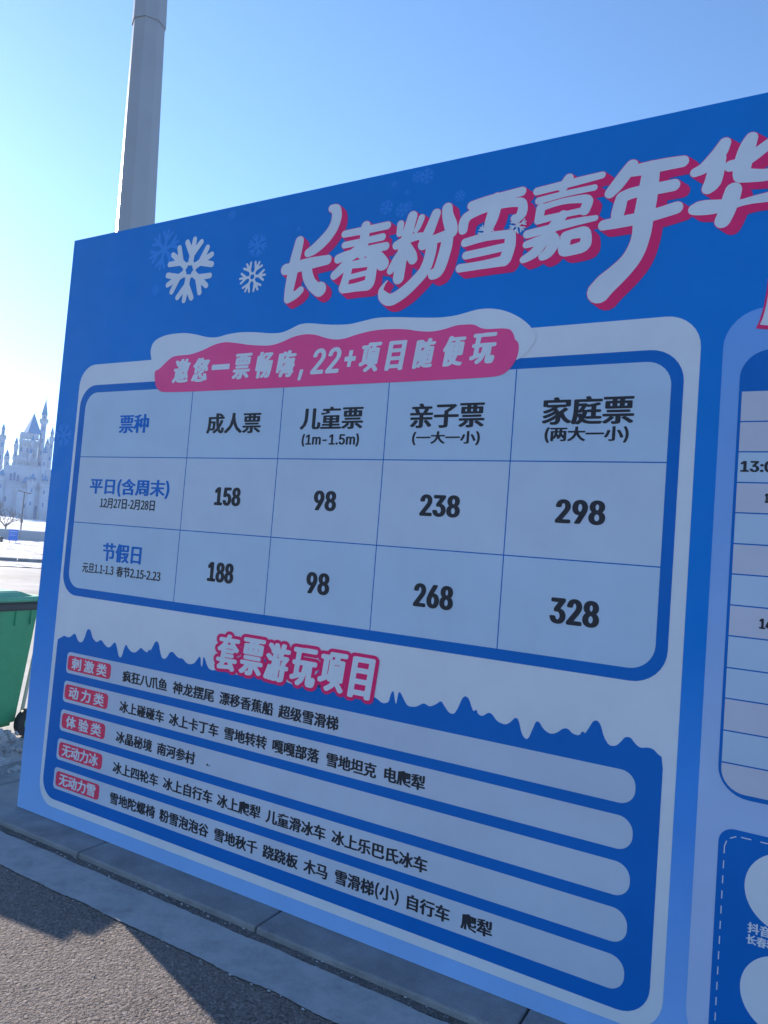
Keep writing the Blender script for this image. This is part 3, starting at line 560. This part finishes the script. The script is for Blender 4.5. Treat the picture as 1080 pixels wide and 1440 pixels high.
bm = bmesh.new(); tube(bm, (0, 0, 0), (0, 0, 3.75), .055, .035, 8); obj('post', bm, M_DKMET, lp)
bm = bmesh.new(); box(bm, -.09, .09, -.06, .06, 1.35, 1.6); obj('junction_box', bm, M_DKMET, lp)
bm = bmesh.new(); tube(bm, (-.33, 0, 3.78), (.33, 0, 3.66), .022, .022, 6); obj('arm', bm, M_DKMET, lp)
for x, z in ((-.34, 3.80), (.34, 3.68)):
    bm = bmesh.new(); box(bm, x-.15, x+.15, -.07, .07, z-.05, z+.02, .01); obj('lamp_head', bm, M_DKMET, lp)
lb = tag(empty('litter_bin'), 'small dark litter bin on the snow left of the blue notice board', 'litter bin'); lb.matrix_world = LM @ Matrix.Translation((-1.06, 54, -.02))
bm = bmesh.new(); cone(bm, (0, 0, 0), .09, .11, .30, 12); obj('body', bm, M_DKMET, lb)
bm = bmesh.new(); cone(bm, (0, 0, .30), .13, .09, .05, 12); obj('lid', bm, M_DKMET, lb)

M_BARK = mat('bare_bark', (.12, .10, .11), .9); 
def branch(bm, p, d, L, r, lev, rng):
    q = p + d*L; tube(bm, p, q, r, r*.65, 5 if lev > 1 else 4)
    if lev == 0: return
    for k in range(3 if lev > 1 else 4):
        nd = (d + Vector((rng.uniform(-1, 1), rng.uniform(-1, 1), rng.uniform(-.2, .8)))*.75).normalized()
        branch(bm, p + d*L*rng.uniform(.55, 1), nd, L*rng.uniform(.55, .8), r*.55, lev-1, rng)
for k, (s, d, h, lab) in enumerate([(-2.2, 70, 1.5, 'bare leafless tree at the left edge of the photo in front of the castle wall'), (-1.2, 74, 1.15, 'smaller bare tree just left of the street lamp'), (-5.2, 72, 1.5, 'bare leafless tree farther left along the snow bank')]):
    rng = random.Random(k+5)
    tr = tag(empty('bare_tree'), lab, 'tree', 'bare trees before the castle'); tr.matrix_world = LM @ Matrix.Translation((s, d, .05))
    bm = bmesh.new(); tube(bm, (0, 0, -.1), (0, 0, h*.8), .09, .06, 8); obj('trunk', bm, M_BARK, tr)
    bm = bmesh.new()
    for q in range(7): branch(bm, Vector((0, 0, h*rng.uniform(.45, .8))), Vector((rng.uniform(-1, 1), rng.uniform(-1, 1), rng.uniform(.4, 1.2))).normalized(), h*.75, .035, 3, rng)
    obj('crown', bm, M_BARK, tr)

# --- fairy tale castle
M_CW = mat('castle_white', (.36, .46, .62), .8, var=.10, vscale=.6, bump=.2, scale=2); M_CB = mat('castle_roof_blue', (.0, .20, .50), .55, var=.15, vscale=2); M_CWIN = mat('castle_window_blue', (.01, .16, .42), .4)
M_CSH = mat('castle_stone_grey', (.42, .48, .58), .85, var=.2, vscale=1.5)
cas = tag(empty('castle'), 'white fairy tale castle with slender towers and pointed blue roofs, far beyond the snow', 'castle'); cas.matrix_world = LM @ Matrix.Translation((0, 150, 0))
def crenel_ring(bm, s, d, z, r, n=10, w=.28, h=.45):
    for k in range(n):
        a = 2*math.pi*k/n; box(bm, s+r*math.cos(a)-w/2, s+r*math.cos(a)+w/2, d+r*math.sin(a)-w/2, d+r*math.sin(a)+w/2, z, z+h)
def tower(s, d, r, z0, zc, zr, zt, rc=None, rr=None):
    """shaft to zc, flared gallery zc..zr, cone roof zr..zt"""
    rc = rc or r*1.3; rr = rr or r*1.1
    bm = bmesh.new(); cone(bm, (s, d, z0), r*1.05, r, zc-z0, 20)
    cone(bm, (s, d, zc-.5), r, rc, .5, 20); cone(bm, (s, d, zc+.002), rc, rc, .25, 20); crenel_ring(bm, s, d, zc+.25, rc-.12, max(8, int(rc*9)), .22, .3)
    cone(bm, (s, d, zc+.2), rr*.82, rr*.82, max(.1, zr-zc-.2), 20)
    t_ = obj('tower', bm, M_CW, cas)
    bm = bmesh.new(); cone(bm, (s, d, zr), rr, .02, zt-zr, 20); tube(bm, (s, d, zt-.15), (s, d, zt+.7), .035, .01, 5); obj('tower_roof', bm, M_CB, t_)
    z = zc-1.3; k = 0
    while z > z0+1.5 and k < 5:
        bm = bmesh.new(); box(bm, s-.13, s+.13, d-r-.06, d-r+.1, z-.4, z+.3); z -= 2.3; k += 1; obj('window', bm, M_CWIN, t_)
    if zr-zc > .9:
        bm = bmesh.new(); box(bm, s-.12, s+.12, d-rr*.82-.05, d-rr*.82+.1, zc+.4, zr-.25); obj('window', bm, M_CWIN, t_)
    return t_
def block(s0, s1, d0, d1, z0, z1, name='wall', cren=True, m=None):
    bm = bmesh.new(); box(bm, s0, s1, d0, d1, z0, z1)
    if cren:
        box(bm, s0-.15, s1+.15, d0-.15, d1+.15, z1+.002, z1+.3)
        x = s0-.1
        while x < s1:
            box(bm, x, x+.32, d0-.14, d0+.1, z1+.302, z1+.72); x += .62
    o = obj(name, bm, m or M_CW, cas)
    return o
def corbels(s0, s1, d, z, par):
    bm = bmesh.new(); x = s0+.1
    while x < s1: box(bm, x, x+.22, d-.30, d-.01, z-.55, z); x += .48
    obj('corbel', bm, M_CSH, par)
def windows(lst, par):
    for (s, z, w, h, d) in lst:
        bm = bmesh.new(); box(bm, s-w/2, s+w/2, d-.08, d+.05, z-h/2, z+h/2*.7)
        cone(bm, (s, d-.015, z+h/2*.7), w/2, w/2, .13, 12, 'Y'); obj('window', bm, M_CWIN, par)
# keep with steep pyramid roof
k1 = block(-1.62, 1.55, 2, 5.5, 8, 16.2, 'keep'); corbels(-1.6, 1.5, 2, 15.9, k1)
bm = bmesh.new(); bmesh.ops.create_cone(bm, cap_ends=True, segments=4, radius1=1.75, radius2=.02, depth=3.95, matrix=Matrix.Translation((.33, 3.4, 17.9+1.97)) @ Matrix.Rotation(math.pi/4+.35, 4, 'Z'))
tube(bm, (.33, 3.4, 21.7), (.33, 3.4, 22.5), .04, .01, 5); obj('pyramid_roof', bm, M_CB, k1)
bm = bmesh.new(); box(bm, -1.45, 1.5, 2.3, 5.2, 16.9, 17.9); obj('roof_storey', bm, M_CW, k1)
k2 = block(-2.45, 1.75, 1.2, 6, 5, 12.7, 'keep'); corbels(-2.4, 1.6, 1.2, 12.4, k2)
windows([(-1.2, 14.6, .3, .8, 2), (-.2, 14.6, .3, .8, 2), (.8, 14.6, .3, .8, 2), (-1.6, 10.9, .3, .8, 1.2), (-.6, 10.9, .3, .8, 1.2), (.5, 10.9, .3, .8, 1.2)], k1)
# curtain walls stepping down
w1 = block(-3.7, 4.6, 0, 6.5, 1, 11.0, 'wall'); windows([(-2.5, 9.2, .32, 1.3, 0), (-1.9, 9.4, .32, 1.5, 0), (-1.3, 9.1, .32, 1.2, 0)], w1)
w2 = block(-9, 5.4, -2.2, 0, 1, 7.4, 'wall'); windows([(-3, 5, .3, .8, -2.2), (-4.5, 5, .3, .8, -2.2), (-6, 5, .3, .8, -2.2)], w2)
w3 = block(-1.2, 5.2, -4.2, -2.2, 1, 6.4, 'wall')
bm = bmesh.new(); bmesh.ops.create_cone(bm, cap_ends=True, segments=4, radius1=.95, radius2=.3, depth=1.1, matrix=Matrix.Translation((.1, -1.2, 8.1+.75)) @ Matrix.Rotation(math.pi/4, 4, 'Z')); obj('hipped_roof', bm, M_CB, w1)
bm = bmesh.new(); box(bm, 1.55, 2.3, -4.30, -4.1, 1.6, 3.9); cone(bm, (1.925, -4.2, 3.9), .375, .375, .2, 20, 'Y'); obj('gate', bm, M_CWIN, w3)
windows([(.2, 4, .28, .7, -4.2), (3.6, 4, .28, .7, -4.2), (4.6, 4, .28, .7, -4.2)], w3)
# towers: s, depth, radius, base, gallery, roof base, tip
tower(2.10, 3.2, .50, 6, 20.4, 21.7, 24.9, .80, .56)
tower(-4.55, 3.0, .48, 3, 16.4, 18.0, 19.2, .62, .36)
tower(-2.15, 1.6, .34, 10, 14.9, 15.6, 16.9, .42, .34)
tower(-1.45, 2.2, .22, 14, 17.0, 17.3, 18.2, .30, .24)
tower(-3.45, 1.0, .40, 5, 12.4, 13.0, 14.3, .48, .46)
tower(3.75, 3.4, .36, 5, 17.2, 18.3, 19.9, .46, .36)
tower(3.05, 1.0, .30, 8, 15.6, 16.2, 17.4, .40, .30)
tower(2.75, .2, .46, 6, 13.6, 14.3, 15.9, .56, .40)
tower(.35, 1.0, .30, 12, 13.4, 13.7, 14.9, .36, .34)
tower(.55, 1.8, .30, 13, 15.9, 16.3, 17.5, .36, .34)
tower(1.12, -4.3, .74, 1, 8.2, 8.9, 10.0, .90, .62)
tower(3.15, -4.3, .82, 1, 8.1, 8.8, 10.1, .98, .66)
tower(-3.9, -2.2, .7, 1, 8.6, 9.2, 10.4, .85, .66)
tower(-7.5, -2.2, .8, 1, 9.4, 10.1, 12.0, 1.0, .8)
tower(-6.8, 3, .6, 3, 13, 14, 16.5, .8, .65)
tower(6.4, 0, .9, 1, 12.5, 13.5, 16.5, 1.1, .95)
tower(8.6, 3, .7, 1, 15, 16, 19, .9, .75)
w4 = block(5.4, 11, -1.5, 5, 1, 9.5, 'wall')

# ================================================================ HAZE
bm = bmesh.new(); box(bm, -370, 370, -370, 370, -1.1, 32)
hz = obj('haze', bm); hm = bpy.data.materials.new('haze_air'); hm.use_nodes = True; ht = hm.node_tree
ht.nodes.remove(ht.nodes['Principled BSDF'])
pv = ht.nodes.new('ShaderNodeVolumePrincipled'); pv.inputs['Color'].default_value = (.72, .86, 1, 1); pv.inputs['Density'].default_value = .0008; pv.inputs['Anisotropy'].default_value = .3
ht.links.new(pv.outputs[0], ht.nodes['Material Output'].inputs['Volume'])
hz.data.materials.append(hm); tag(hz, kind='stuff')
